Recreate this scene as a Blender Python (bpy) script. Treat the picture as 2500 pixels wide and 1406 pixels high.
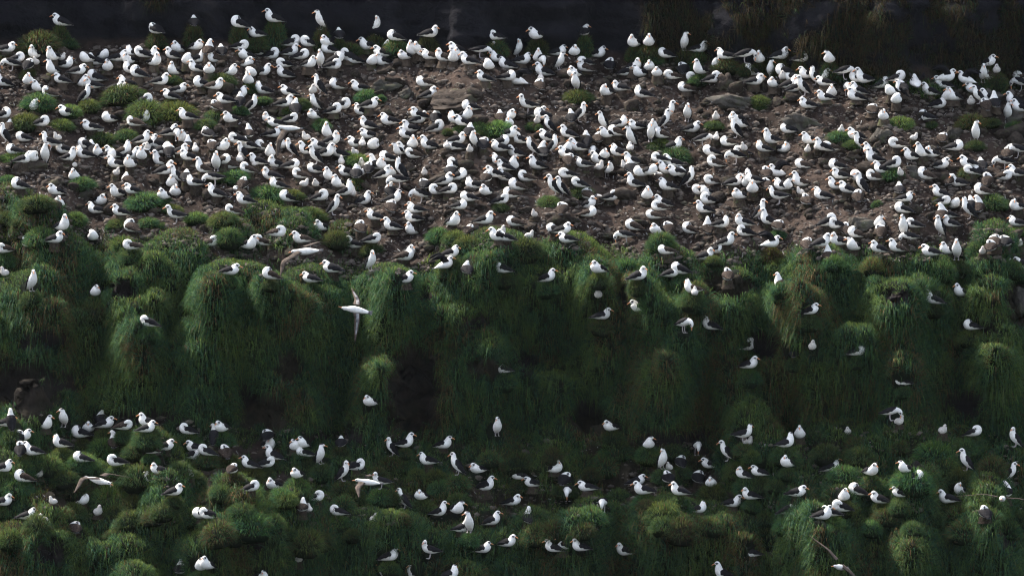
import bpy, math, random
import numpy as np
from mathutils import Vector, Matrix
from mathutils.bvhtree import BVHTree

for o in list(bpy.data.objects):
    bpy.data.objects.remove(o)
SC = bpy.context.scene
COL = SC.collection
rnd = random.Random(11)
nr = np.random.default_rng(11)
R = math.radians

# ------------------------------------------------------------------ camera
DIST, WID, PITCH = 300.0, 32.5, R(6.0)
CAMP = np.array([0.0, -DIST * math.cos(PITCH), DIST * math.sin(PITCH)])
FWD = np.array([0.0, math.cos(PITCH), -math.sin(PITCH)])
UPV = np.array([0.0, math.sin(PITCH), math.cos(PITCH)])
K = WID / DIST / 2500.0
PPM = 2500.0 / WID
cam = bpy.data.cameras.new("camera")
cam.sensor_width = 36.0
cam.lens = 36.0 * DIST / WID
cam.clip_start, cam.clip_end = 1.0, 3000.0
camo = bpy.data.objects.new("camera", cam)
camo.location = CAMP
camo.rotation_euler = (math.pi / 2 - PITCH, 0, 0)
COL.objects.link(camo)
SC.camera = camo

# ------------------------------------------------------------------ light
SUN = np.array([-0.50, 0.45, 0.71]); SUN /= np.linalg.norm(SUN)
el = math.asin(SUN[2]); az = math.atan2(SUN[0], SUN[1])
W = bpy.data.worlds.new("World"); SC.world = W; W.use_nodes = True
nt = W.node_tree
bg = nt.nodes["Background"]
sky = nt.nodes.new("ShaderNodeTexSky"); sky.sky_type = 'NISHITA'; sky.sun_disc = False
sky.sun_elevation = el; sky.sun_rotation = az
sky.air_density = 1.0; sky.dust_density = 2.5; sky.ozone_density = 1.0
hsv = nt.nodes.new('ShaderNodeHueSaturation'); hsv.inputs['Saturation'].default_value = 0.55      # thin high cloud
nt.links.new(sky.outputs[0], hsv.inputs['Color']); nt.links.new(hsv.outputs[0], bg.inputs[0]); bg.inputs[1].default_value = 0.15
sun = bpy.data.lights.new("sun", 'SUN'); sun.energy = 3.5; sun.angle = R(0.8); sun.color = (1.0, 0.93, 0.82)
suno = bpy.data.objects.new("sun", sun)
suno.rotation_euler = Vector(SUN).to_track_quat('Z', 'Y').to_euler()
suno.location = tuple(SUN * 60); COL.objects.link(suno)
SC.view_settings.view_transform = 'Standard'; SC.view_settings.look = 'None'
SC.view_settings.exposure = 1.57; SC.view_settings.gamma = 1.0
SC.render.engine = 'CYCLES'
SC.cycles.max_bounces = 5; SC.cycles.diffuse_bounces = 3; SC.cycles.transmission_bounces = 3
SC.cycles.use_denoising = True
SC.cycles.filter_width = 1.15

# ------------------------------------------------------------------ materials
def mat(name):
    m = bpy.data.materials.new(name); m.use_nodes = True
    n = m.node_tree; b = n.nodes["Principled BSDF"]
    b.inputs["Roughness"].default_value = 0.9
    b.inputs["Specular IOR Level"].default_value = 0.06
    return m, n, b

def ramp(n, stops):
    r = n.nodes.new("ShaderNodeValToRGB")
    e = r.color_ramp.elements
    while len(e) < len(stops): e.new(0.5)
    for i, (p, c) in enumerate(stops):
        e[i].position = p; e[i].color = (*c, 1)
    return r

def noise(n, scale, detail=4, coord='Object', rough=0.6, sc=None):
    tc = n.nodes.new("ShaderNodeTexCoord"); x = n.nodes.new("ShaderNodeTexNoise")
    x.inputs["Scale"].default_value = scale; x.inputs["Detail"].default_value = detail
    x.inputs["Roughness"].default_value = rough
    if sc:
        mp = n.nodes.new("ShaderNodeMapping"); mp.inputs["Scale"].default_value = sc
        n.links.new(tc.outputs[coord], mp.inputs[0]); n.links.new(mp.outputs[0], x.inputs["Vector"])
    else:
        n.links.new(tc.outputs[coord], x.inputs["Vector"])
    return x

def bump(n, b, src, strength, dist):
    k = n.nodes.new("ShaderNodeBump"); k.inputs["Strength"].default_value = strength
    k.inputs["Distance"].default_value = dist
    n.links.new(src, k.inputs["Height"]); n.links.new(k.outputs[0], b.inputs["Normal"])

def mix(n, fac, a, b_):
    m = n.nodes.new("ShaderNodeMix"); m.data_type = 'RGBA'
    for s, v in ((m.inputs[0], fac), (m.inputs[6], a), (m.inputs[7], b_)):
        if hasattr(v, 'is_linked'): n.links.new(v, s)
        elif isinstance(v, tuple): s.default_value = (*v, 1)
        else: s.default_value = v
    return m.outputs[2]

def noisy_mat(name, stops, scale, bs=0.0, bd=0.02, rough=0.9, objvar=0.0, coord='Object', sc=None):
    m, n, b = mat(name)
    x = noise(n, scale, coord=coord, sc=sc); r = ramp(n, stops)
    n.links.new(x.outputs[0], r.inputs[0]); out = r.outputs[0]
    if objvar:
        oi = n.nodes.new("ShaderNodeObjectInfo")
        hs = n.nodes.new("ShaderNodeHueSaturation")
        mr = n.nodes.new("ShaderNodeMapRange"); mr.inputs[3].default_value = 1 - objvar; mr.inputs[4].default_value = 1 + objvar
        n.links.new(oi.outputs["Random"], mr.inputs[0]); n.links.new(mr.outputs[0], hs.inputs["Value"])
        n.links.new(out, hs.inputs["Color"]); out = hs.outputs[0]
    n.links.new(out, b.inputs["Base Color"]); b.inputs["Roughness"].default_value = rough
    if bs: bump(n, b, x.outputs[0], bs, bd)
    return m

M = {}
M['white'] = noisy_mat("white_plumage", [(0.28, (0.60, 0.57, 0.53)), (0.5, (0.74, 0.72, 0.69)), (0.75, (0.80, 0.79, 0.77))], 11, 0.35, 0.03)
M['brow'] = noisy_mat("dark_brow", [(0.3, (0.05, 0.05, 0.055)), (0.7, (0.10, 0.10, 0.105))], 20)
M['slate'] = noisy_mat("slate_wing_feathers", [(0.3, (0.006, 0.006, 0.0075)), (0.7, (0.017, 0.0155, 0.017))], 22, 0.5, 0.02, 0.75, 0.3)
M['brown'] = noisy_mat("brown_wing_feathers", [(0.3, (0.012, 0.009, 0.008)), (0.55, (0.036, 0.026, 0.021)), (0.75, (0.11, 0.082, 0.065))], 26, 0.6, 0.02, 0.8, 0.3)
M['bill'] = noisy_mat("orange_bill", [(0.3, (0.55, 0.22, 0.10)), (0.7, (0.66, 0.33, 0.18))], 20, 0, 0, 0.5)
M['tail'] = noisy_mat("grey_tail_feathers", [(0.3, (0.04, 0.04, 0.044)), (0.7, (0.18, 0.175, 0.175))], 12)
M['leg'] = noisy_mat("pale_grey_leg", [(0.3, (0.34, 0.30, 0.30)), (0.7, (0.46, 0.42, 0.42))], 20)
M['chick'] = noisy_mat("pale_grey_down", [(0.3, (0.42, 0.39, 0.36)), (0.7, (0.66, 0.62, 0.58))], 16, 0.6, 0.03)
M['chickbill'] = noisy_mat("dark_chick_bill", [(0.3, (0.05, 0.045, 0.045)), (0.7, (0.09, 0.08, 0.075))], 20)
M['flywing'] = noisy_mat("faded_brown_wing", [(0.3, (0.035, 0.028, 0.024)), (0.7, (0.115, 0.090, 0.074))], 9)
M['underwing'] = noisy_mat("white_underwing", [(0.35, (0.06, 0.06, 0.065)), (0.7, (0.36, 0.35, 0.35))], 6)

def rock_material(name, dark, light, guano=0.5, moss=0.5):
    m, n, b = mat(name)
    x = noise(n, 3.2, 7, rough=0.68); r = ramp(n, [(0.28, dark), (0.52, tuple((a + c) / 2 for a, c in zip(dark, light))), (0.74, light)])
    n.links.new(x.outputs[0], r.inputs[0]); c = r.outputs[0]
    mo = noise(n, 1.7, 3); mor = ramp(n, [(0.55, (0, 0, 0)), (0.68, (moss,) * 3)])
    n.links.new(mo.outputs[0], mor.inputs[0]); c = mix(n, mor.outputs[0], c, (0.055, 0.065, 0.03))
    g = noise(n, 5.0, 5, rough=0.75, sc=(2.2, 2.2, 0.5)); gr = ramp(n, [(0.66, (0, 0, 0)), (0.74, (guano,) * 3)])
    n.links.new(g.outputs[0], gr.inputs[0]); c = mix(n, gr.outputs[0], c, (0.42, 0.41, 0.40))
    oi = n.nodes.new("ShaderNodeObjectInfo"); hs = n.nodes.new("ShaderNodeHueSaturation")
    mr = n.nodes.new("ShaderNodeMapRange"); mr.inputs[3].default_value = 0.65; mr.inputs[4].default_value = 1.35
    n.links.new(oi.outputs["Random"], mr.inputs[0]); n.links.new(mr.outputs[0], hs.inputs["Value"])
    n.links.new(c, hs.inputs["Color"]); n.links.new(hs.outputs[0], b.inputs["Base Color"])
    bump(n, b, x.outputs[0], 1.0, 0.14)
    return m
M['rock'] = rock_material("weathered_brown_rock", (0.011, 0.0085, 0.0072), (0.082, 0.066, 0.055))
M['stone'] = rock_material("broken_stone", (0.018, 0.0145, 0.0125), (0.17, 0.142, 0.122), 0.5, 0.3)
M['palerock'] = rock_material("pale_lichen_rock", (0.018, 0.0165, 0.0145), (0.115, 0.104, 0.09), 0.8, 0.6)
M['nest'] = rock_material("dried_mud_nest", (0.020, 0.015, 0.0115), (0.088, 0.067, 0.051), 0.7, 0.8)

def ground_material():
    m, n, b = mat("soil_and_bedrock")
    at = n.nodes.new("ShaderNodeAttribute"); at.attribute_name = "zone"
    sep = n.nodes.new("ShaderNodeSeparateColor"); n.links.new(at.outputs["Color"], sep.inputs[0])
    x = noise(n, 2.6, 8, rough=0.72); r = ramp(n, [(0.30, (0.007, 0.0050, 0.0045)), (0.46, (0.023, 0.0160, 0.0132)), (0.60, (0.050, 0.035, 0.028)), (0.78, (0.13, 0.102, 0.084))])
    n.links.new(x.outputs[0], r.inputs[0]); c = r.outputs[0]
    x2 = noise(n, 0.45, 3); r2 = ramp(n, [(0.40, (0, 0, 0)), (0.62, (0.6,) * 3)])
    n.links.new(x2.outputs[0], r2.inputs[0]); c = mix(n, r2.outputs[0], c, (0.020, 0.0145, 0.0128))
    x3 = noise(n, 0.33, 4); r3 = ramp(n, [(0.48, (0, 0, 0)), (0.66, (0.55,) * 3)])
    n.links.new(x3.outputs[0], r3.inputs[0]); c = mix(n, r3.outputs[0], c, (0.098, 0.070, 0.057))
    g = noise(n, 9.0, 4, rough=0.8); gr = ramp(n, [(0.68, (0, 0, 0)), (0.75, (0.55,) * 3)])
    n.links.new(g.outputs[0], gr.inputs[0]); c = mix(n, gr.outputs[0], c, (0.36, 0.34, 0.32))
    c = mix(n, sep.outputs[0], c, (0.010, 0.014, 0.008))          # peat under grass
    cr = ramp(n, [(0.3, (0.006, 0.006, 0.009)), (0.6, (0.014, 0.0135, 0.017)), (0.8, (0.036, 0.032, 0.032))])
    xc = noise(n, 1.3, 6); n.links.new(xc.outputs[0], cr.inputs[0])
    c = mix(n, sep.outputs[1], c, cr.outputs[0])                     # wet dark cliff, and shade painted into the hollows
    tr = ramp(n, [(0.3, (0.010, 0.009, 0.0065)), (0.75, (0.048, 0.040, 0.027))]); n.links.new(x.outputs[0], tr.inputs[0])
    c = mix(n, sep.outputs[2], c, tr.outputs[0])                     # exposed tan rock
    n.links.new(c, b.inputs["Base Color"]); b.inputs["Roughness"].default_value = 0.88
    bump(n, b, x.outputs[0], 1.0, 0.22)
    return m
M['ground'] = ground_material()

def grass_material(name, objvar):
    m, n, b = mat(name)
    n.nodes.remove(b)
    at = n.nodes.new("ShaderNodeAttribute"); at.attribute_name = "blade"
    c = at.outputs["Color"]
    if objvar:
        oi = n.nodes.new("ShaderNodeObjectInfo"); hs = n.nodes.new("ShaderNodeHueSaturation")
        mr = n.nodes.new("ShaderNodeMapRange"); mr.inputs[3].default_value = 0.7; mr.inputs[4].default_value = 1.25
        mh = n.nodes.new("ShaderNodeMapRange"); mh.inputs[3].default_value = 0.455; mh.inputs[4].default_value = 0.525
        n.links.new(oi.outputs["Random"], mr.inputs[0]); n.links.new(oi.outputs["Random"], mh.inputs[0])
        n.links.new(mr.outputs[0], hs.inputs["Value"]); n.links.new(mh.outputs[0], hs.inputs["Hue"])
        n.links.new(c, hs.inputs["Color"]); c = hs.outputs[0]
    d = n.nodes.new("ShaderNodeBsdfDiffuse"); t = n.nodes.new("ShaderNodeBsdfTranslucent")
    g = n.nodes.new("ShaderNodeBsdfGlossy"); g.inputs["Roughness"].default_value = 0.55
    n.links.new(c, d.inputs[0]); n.links.new(c, t.inputs[0])
    a = n.nodes.new("ShaderNodeMixShader"); a.inputs[0].default_value = 0.38
    n.links.new(d.outputs[0], a.inputs[1]); n.links.new(t.outputs[0], a.inputs[2])
    a2 = n.nodes.new("ShaderNodeMixShader"); a2.inputs[0].default_value = 0.008
    n.links.new(a.outputs[0], a2.inputs[1]); n.links.new(g.outputs[0], a2.inputs[2])
    n.links.new(a2.outputs[0], n.nodes["Material Output"].inputs[0])
    return m
M['grass'] = grass_material("tussac_grass_blades", False)
M['tuft'] = grass_material("tussock_blades", True)

# ------------------------------------------------------------------ mesh helpers
def mk_mesh(name, V, Q=None, T=None, mats=(), qm=None, tm=None, col=None, colname="blade", smooth=True):
    me = bpy.data.meshes.new(name)
    V = np.asarray(V, np.float32)
    Q = np.zeros((0, 4), np.int32) if Q is None or len(Q) == 0 else np.asarray(Q, np.int32)
    T = np.zeros((0, 3), np.int32) if T is None or len(T) == 0 else np.asarray(T, np.int32)
    me.vertices.add(len(V)); me.vertices.foreach_set("co", V.ravel())
    nl = Q.size + T.size; me.loops.add(nl)
    me.loops.foreach_set("vertex_index", np.concatenate([Q.ravel(), T.ravel()]).astype(np.int32))
    npoly = len(Q) + len(T); me.polygons.add(npoly)
    st = np.concatenate([np.arange(len(Q)) * 4, Q.size + np.arange(len(T)) * 3]).astype(np.int32)
    me.polygons.foreach_set("loop_start", st)
    try:
        me.polygons.foreach_set("loop_total", np.concatenate([np.full(len(Q), 4), np.full(len(T), 3)]).astype(np.int32))
    except Exception:
        pass
    for m in mats: me.materials.append(m)
    if qm is not None or tm is not None:
        a = np.concatenate([np.zeros(len(Q)) if qm is None else qm, np.zeros(len(T)) if tm is None else tm]).astype(np.int32)
        me.polygons.foreach_set("material_index", a)
    me.update(calc_edges=True)
    if smooth: me.polygons.foreach_set("use_smooth", np.ones(npoly, bool))
    if col is not None:
        at = me.color_attributes.new(colname, 'FLOAT_COLOR', 'POINT')
        c = np.ones((len(V), 4), np.float32); c[:, :3] = col
        at.data.foreach_set("color", c.ravel())
    return me

def link(name, me, parent=None, **props):
    o = bpy.data.objects.new(name, me); COL.objects.link(o)
    if parent: o.parent = parent
    for k, v in props.items():
        if v is not None: o[k] = v
    return o

def vhash(ix, iy, iz, seed):
    h = (ix * 374761393 + iy * 668265263 + iz * 1274126177 + seed * 974634777) & 0xFFFFFFFF
    h = ((h ^ (h >> 13)) * 1274126177) & 0xFFFFFFFF
    h = h ^ (h >> 16)
    return (h & 0xFFFF) / 65535.0
def vnoise(P, scale, seed=0):
    p = P * scale; i = np.floor(p).astype(np.int64); f = p - i; f = f * f * (3 - 2 * f)
    r = 0
    for dx in (0, 1):
        for dy in (0, 1):
            for dz in (0, 1):
                w = (f[..., 0] if dx else 1 - f[..., 0]) * (f[..., 1] if dy else 1 - f[..., 1]) * (f[..., 2] if dz else 1 - f[..., 2])
                r = r + w * vhash(i[..., 0] + dx, i[..., 1] + dy, i[..., 2] + dz, seed)
    return r
def fbm(P, scale, oct=3, seed=0):
    s, a, t = 0, 1.0, 0
    for k in range(oct):
        s = s + a * vnoise(P, scale * 2 ** k, seed + k * 17); t += a; a *= 0.5
    return s / t
def sstep(a, b, x):
    t = np.clip((x - a) / (b - a), 0, 1); return t * t * (3 - 2 * t)

def project(P):
    d = P - CAMP; w = d @ FWD
    return 1250 + d[..., 0] / w / K, 703 - (d @ UPV) / w / K
def raydir(px, py):
    d = FWD + np.array([1.0, 0, 0]) * ((px - 1250) * K) + UPV * ((703 - py) * K)
    return d / np.linalg.norm(d)
def at_depth(px, py, y):
    d = raydir(px, py); t = (y - CAMP[1]) / d[1]
    return CAMP + d * t

# ------------------------------------------------------------------ the slope
def line(xs, ys): return lambda p: np.interp(p, xs, ys)
c0 = line([-700, 0, 700, 1000, 1450, 1700, 2000, 2500, 3200], [92, 95, 100, 116, 124, 146, 174, 196, 212])
c1 = line([-700, 0, 250, 450, 600, 1000, 1100, 1400, 1500, 1700, 1850, 2100, 2500, 3200],
          [560, 585, 610, 615, 680, 690, 640, 625, 655, 680, 645, 640, 645, 640])
c2 = line([-700, 0, 400, 600, 900, 1100, 1500, 1700, 2000, 2500, 3200], [1000, 1010, 1015, 1040, 1055, 1080, 1065, 1085, 1045, 1060, 1060])
c3 = line([-700, 0, 500, 1000, 1500, 2000, 2500, 3200], [1265, 1270, 1275, 1285, 1255, 1265, 1250, 1250])
faceang = line([-700, 0, 450, 800, 1300, 1700, 2500, 3200], [54, 54, 57, 70, 78, 79, 79, 78])
xs = np.arange(-23.0, 23.01, 0.088)
offs = np.concatenate([np.arange(0, -1260, -6.0), np.arange(-1260, -1500, -20)])
offd = np.concatenate([np.arange(0, 860, 6.0), np.arange(860, 1100, 20)])
pxs = 1250 + xs * PPM
y_edge = 0.5 * np.sin(xs * 0.35 + 0.6) + 0.35 * np.sin(xs * 0.9) + 0.25 * np.sin(xs * 2.3 + 1)

def angle(px, py):
    """local steepness (degrees) of the hillside, from the height band"""
    s = 22
    a = np.full_like(px, 33.0)                                                # hill above the cliff
    a = a + (86 - a) * sstep(-25 - s, -25 + s, py)                            # back cliff
    a = a + (25 - a) * sstep(c0(px) - 8, c0(px) + 8, py)                        # nesting slope
    a = a + (42 - a) * sstep(c1(px) - 70, c1(px) - 25, py)                      # tussocks at the brink
    a = a + (faceang(px) - a) * sstep(c1(px) - 5, c1(px) + 35, py)              # grass face
    a = a + (26 - a) * sstep(c2(px) - 15, c2(px) + 15, py)                      # lower ledge
    a = a + (np.interp(px, [0, 500, 900], [60, 62, 70]) - a) * sstep(c3(px) - 30, c3(px) + 30, py)                      # bottom face
    return a
def elev(py):      # slope of the sight line for a height in the picture
    v = FWD[2] + UPV[2] * (703 - py) * K
    h = FWD[1] + UPV[1] * (703 - py) * K
    return v / h
def march(offsets):
    Y = [y_edge.copy()]; py = c1(pxs) + offsets[0]
    Z = [CAMP[2] + (Y[0] - CAMP[1]) * elev(py)]
    for k in range(1, len(offsets)):
        pa = c1(pxs) + offsets[k - 1]; pb = c1(pxs) + offsets[k]
        t = np.tan(np.radians(angle(pxs, (pa + pb) / 2)))
        e = elev(pb)
        y = (CAMP[2] - CAMP[1] * e - Z[-1] + t * Y[-1]) / (t - e)
        Y.append(y); Z.append(Z[-1] + t * (y - Y[-2]))
    return np.array(Y), np.array(Z)
Yu, Zu = march(offs); Yd, Zd = march(offd)
Yg = np.concatenate([Yu[::-1], Yd[1:]]); Zg = np.concatenate([Zu[::-1], Zd[1:]])
PY = np.concatenate([offs[::-1], offd[1:]])[:, None] + c1(pxs)[None, :]
G = np.stack([np.broadcast_to(xs, Yg.shape), Yg, Zg], -1)
NR, NC = Yg.shape
PX = np.broadcast_to(pxs, PY.shape)

def normals(G):
    a = np.gradient(G, axis=1); b = np.gradient(G, axis=0)
    n = np.cross(a, b); n /= np.linalg.norm(n, axis=-1, keepdims=True) + 1e-9
    if n[..., 1].mean() > 0: n = -n
    return n
N0 = normals(G)
cliff = sstep(0, 1, (c0(PX) + 6 - PY) / 14) * sstep(-45, -15, PY)
face = sstep(c1(PX) - 60, c1(PX) - 10, PY)
col_zone = (1 - face) * (1 - cliff) * (PY > -100)
amp = 0.16 * col_zone + 0.30 * face + 0.42 * cliff
D1 = fbm(G * np.array([1, 1, 0.6]), 0.75, 4, 3) - 0.5
D2 = fbm(G, 3.0, 3, 9) - 0.5
blocky = np.floor(fbm(G * np.array([1, 1, 2.2]), 0.9, 2, 21) * 7) / 7 - 0.5
G = G + N0 * (amp * D1 * 2 + D2 * (0.34 * col_zone + 0.08 * face + 0.12 * cliff) + blocky * 0.5 * col_zone * 0.9 + cliff * blocky * 0.6)[..., None]

# mounds of grass on the faces, brink and ledge: x, y of the crest, width (photo units)
MOUNDS = [(60,725,190),(232,775,100),(160,612,150),(430,600,140),(330,640,120),(590,705,200),(760,700,160),(940,690,150),(1230,607,190),
 (1400,607,170),(1240,685,150),(1345,718,120),(1120,690,150),(1470,700,100),(1640,632,125),(1560,690,90),(1800,695,120),(1700,735,100),
 (1912,712,90),(1990,640,160),(2135,640,70),(2200,755,220),(2330,745,110),(2280,650,120),(2420,650,120),(1580,830,260),(1710,820,130),
 (1230,920,140),(1325,975,110),(2100,880,125),(2200,945,110),(2070,1052,115),(2230,1040,170),(2340,1065,90),(1215,1080,95),(905,1003,110),
 (700,990,140),(1440,1065,110),(1890,930,90),(560,1225,150),(740,1260,170),(40,1320,140),(150,1320,170),(330,1285,95),(400,1235,110),
 (880,1285,170),(1000,1320,150),(1300,1285,90),(1440,1285,140),(1620,1255,180),(1720,1275,150),(1960,1290,120),(2020,1310,250),(2200,1255,160),
 (2390,1285,210),(1850,1375,110),(1330,1350,260),(1530,1375,70),(370,830,150),(520,800,160),(680,800,170),(820,780,150),(1000,760,170),
 (300,900,130),(480,930,150),(1120,820,150),(1450,800,140),(1500,760,80),(1900,800,140),(2000,820,160),(1820,960,150),(2430,850,140),
 (2350,900,140),(2440,950,130),(600,1340,180),(1130,1330,160),(1750,1350,170),(2250,1370,180),(300,1370,160),(2470,1370,130),
 (1650,-10,150),(1765,40,110),(1900,-15,150),(2100,0,190),(2230,30,210),(2400,10,190),(2260,105,120),(2330,60,120),(2160,60,120),(1990,20,110),(380,-50,70),
 (90,500,110),(30,470,90),(580,550,95),(700,540,115),(640,512,90),(850,560,90),(2430,560,95)]
for k in range(330):
    px = rnd.uniform(-250, 2750)
    py = rnd.choice([rnd.uniform(690, 1010), rnd.uniform(690, 1010), rnd.uniform(1060, 1240), rnd.uniform(1280, 1480)])
    MOUNDS.append((px, py, rnd.uniform(50, 125)))
PXa, PYa = project(G)
dome = np.zeros((NR, NC))
Gm = G.copy(); Gb = G.copy()
for (mx, my, mw) in MOUNDS:
    rad = mw / PPM * 0.56
    d2 = (PXa - mx) ** 2 + (PYa - (my + mw * 0.28)) ** 2
    j = np.unravel_index(np.argmin(d2), d2.shape)
    c = Gb[j]
    r0, r1 = max(0, j[0] - 60), min(NR, j[0] + 60); q0, q1 = max(0, j[1] - 40), min(NC, j[1] + 40)
    sub = Gb[r0:r1, q0:q1]
    dd = sub - c
    dist = np.sqrt((dd[..., 0] / rad) ** 2 + (dd[..., 1] / rad) ** 2 * 0.6 + (dd[..., 2] / np.where(dd[..., 2] < 0, rad * 1.9, rad * 1.05)) ** 2)
    k = np.clip(1 - dist ** 2, 0, 1) ** 0.55
    steep = np.clip(-N0[j][1], 0.2, 1)
    Gm[r0:r1, q0:q1] += k[..., None] * np.array([0, -0.85 * steep, 0.42 + 0.45 * (1 - steep)]) * rad * (0.95 if my > 200 else 0.35)
    dome[r0:r1, q0:q1] = np.maximum(dome[r0:r1, q0:q1], k)
G = Gm
N1 = normals(G)
PXa, PYa = project(G)
BARE = [(50,950,110,80),(1010,965,85,140),(640,1005,70,60),(1180,900,50,30),(1495,1120,85,80),(2487,740,45,85),(700,895,35,45),
        (1430,1030,60,40),(270,1200,130,45),(1540,1195,80,40),(1770,700,90,35),(330,1115,90,30),(150,1205,60,35),(1250,1215,120,22)]
HOLLOW = [(55,935,120,75),(1000,960,60,110),(95,830,80,40),(290,705,60,28),(1860,850,60,40),(2180,722,55,28),(2365,985,55,50),(1660,1068,130,24),(330,1018,130,20),(1440,1010,60,40),(2220,1108,70,36),
          (1285,875,45,45),(2385,805,60,24),(820,1062,90,22),(600,960,30,40),(470,770,40,30),(1160,790,40,40),(1040,720,30,30),(1520,720,30,30),(2010,1090,70,22),(120,1350,40,40),(620,1330,30,40),(1870,1310,40,50),(2460,1300,30,60)]
grass = face * sstep(0.36, 0.50, fbm(G, 0.9, 3, 31) + 0.22 * (np.abs(N1[..., 1]) > 0.6))
grass = np.maximum(grass, sstep(0.02, 0.2, dome) * np.where(PYa < 200, sstep(0.36, 0.52, fbm(G, 1.6, 3, 63)), 1.0))
grass = np.maximum(grass, (1 - sstep(-45, -25, PYa)) * 1.0)
barem = np.zeros_like(grass)
for (bx, by, bw, bh) in BARE:
    q = ((PXa - bx) / bw) ** 2 + ((PYa - by) / bh) ** 2 + (fbm(G, 2.0, 2, 5) - 0.5) * 0.9
    barem = np.maximum(barem, 1 - sstep(0.5, 1.0, q))
hol = np.zeros_like(grass)
for (bx, by, bw, bh) in HOLLOW:
    q = ((PXa - bx) / bw) ** 2 + ((PYa - by) / bh) ** 2 + (fbm(G, 1.6, 3, 6) - 0.5) * 2.2
    hol = np.maximum(hol, 1 - sstep(0.3, 1.0, q))
grass = grass * (1 - barem) * (1 - hol)
G = G + N1 * (-0.24 * hol)[..., None]
cliff = np.maximum(cliff, hol * face * 0.6)  # hollows take the dark cliff colour, painting in undercut shade
bk2 = np.floor(fbm(G * np.array([1, 1, 1.8]), 1.4, 2, 41) * 9) / 9 - 0.5
G = G + N1 * (barem * (bk2 * 0.9 + (fbm(G, 5.0, 2, 43) - 0.5) * 0.22 - 0.12))[..., None]
zone = np.stack([grass, np.clip(cliff, 0, 1), barem * (1 - cliff)], -1)
idx = np.arange(NR * NC).reshape(NR, NC)
Q = np.stack([idx[:-1, :-1], idx[1:, :-1], idx[1:, 1:], idx[:-1, 1:]], -1).reshape(-1, 4)
Vg = G.reshape(-1, 3)
ground = link("ground", mk_mesh("ground", Vg, Q, mats=[M['ground']], col=zone.reshape(-1, 3), colname="zone"), kind="structure")
bvh = BVHTree.FromPolygons([tuple(v) for v in Vg.tolist()], Q.tolist())
ORG = Vector(CAMP)
def hit(px, py):
    d = Vector(raydir(px, py)); p, n, i, t = bvh.ray_cast(ORG, d)
    return (None, None) if p is None else (np.array(p), np.array(n))

# ------------------------------------------------------------------ grass blades
def blades(P, Nn, L, Wd, color, droop, seed, out=0.55):
    g = np.random.default_rng(seed); n = len(P)
    rv = g.normal(size=(n, 3)) * 0.33
    d0 = Nn * out + np.array([0, 0, 0.55]) + rv
    d0 /= np.linalg.norm(d0, axis=1, keepdims=True)
    down = np.array([0, 0, -1.0]) + Nn * 0.30 + rv * 0.5
    side = np.cross(d0, g.normal(size=(n, 3))); side /= np.linalg.norm(side, axis=1, keepdims=True) + 1e-9
    L = L[:, None]; dr = droop[:, None]; w = Wd[:, None]
    p1 = P + d0 * L * 0.5
    p3 = p1 + (d0 * (0.85 - dr) + down * (dr * 0.8 + 0.15)) * L * 0.55
    V = np.stack([P - side * w * 0.5, P + side * w * 0.5, p1 - side * w * 0.45, p1 + side * w * 0.45, p3], 1)
    b = (np.arange(n) * 5)[:, None]
    Qd = b + np.array([0, 1, 3, 2]); T = b + np.array([2, 3, 4])
    sh = np.array([[.55, .6, .6], [.55, .6, .6], [1.05, 1.0, 1], [1.05, 1.0, 1], [1.6, 1.35, .9]])[None]  # tips lightened to paint in sunlight, roots darkened
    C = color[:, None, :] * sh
    return V.reshape(-1, 3), Qd, T, C.reshape(-1, 3)

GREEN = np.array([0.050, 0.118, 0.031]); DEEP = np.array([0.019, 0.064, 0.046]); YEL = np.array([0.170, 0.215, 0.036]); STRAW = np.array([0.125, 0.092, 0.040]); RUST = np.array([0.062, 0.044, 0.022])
def blade_color(P, dead, seed, toplit=0.0):
    g = np.random.default_rng(seed); n = len(P)
    u = g.random(n)[:, None]
    base = DEEP + (GREEN - DEEP) * u ** 1.5
    ypatch = sstep(0.52, 0.68, fbm(P, 0.8, 2, 77))[:, None]
    base = base + (YEL - base) * np.clip(ypatch * 0.38 * g.random(n)[:, None] + 0.14 * u + np.reshape(toplit, (-1, 1)) * g.random(n)[:, None], 0, 1)  # up-facing blades turn yellower: sun on the tops painted into the colour
    dmask = (g.random(n) < dead)[:, None]
    dc = RUST + (STRAW - RUST) * g.random(n)[:, None]
    return np.where(dmask, dc, base) * (0.55 + 0.9 * g.random(n)[:, None])

# ------------------------------------------------------------------ rocks
def ico(sub):
    import bmesh
    bm = bmesh.new(); bmesh.ops.create_icosphere(bm, subdivisions=sub, radius=1)
    V = np.array([v.co[:] for v in bm.verts]); T = np.array([[v.index for v in f.verts] for f in bm.faces]); bm.free()
    return V, T
ICO = {k: ico(k) for k in (1, 2, 3, 4)}
def rock_arrays(seed, sub, cuts=9, rough=0.1):
    g = np.random.default_rng(seed); V, T = ICO[sub]; V = V.copy()
    V *= np.array([1, 0.8, 0.7])
    for k in range(cuts):
        n = g.normal(size=3); n /= np.linalg.norm(n)
        s = V @ n - (0.38 + 0.3 * g.random()); V -= np.clip(s, 0, None)[:, None] * n
    V += (fbm(V + seed * 3.1, 2.2, 3, seed)[:, None] - 0.5) * V * rough * 3
    return V, T
ROCKS = [mk_mesh("rock", *(lambda v, t: (v, None, t))(*rock_arrays(s, 2)), mats=[M['rock']], smooth=False) for s in range(10)]
def zone_free(px, py):
    return True
placed = 0; tries = 0
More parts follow.
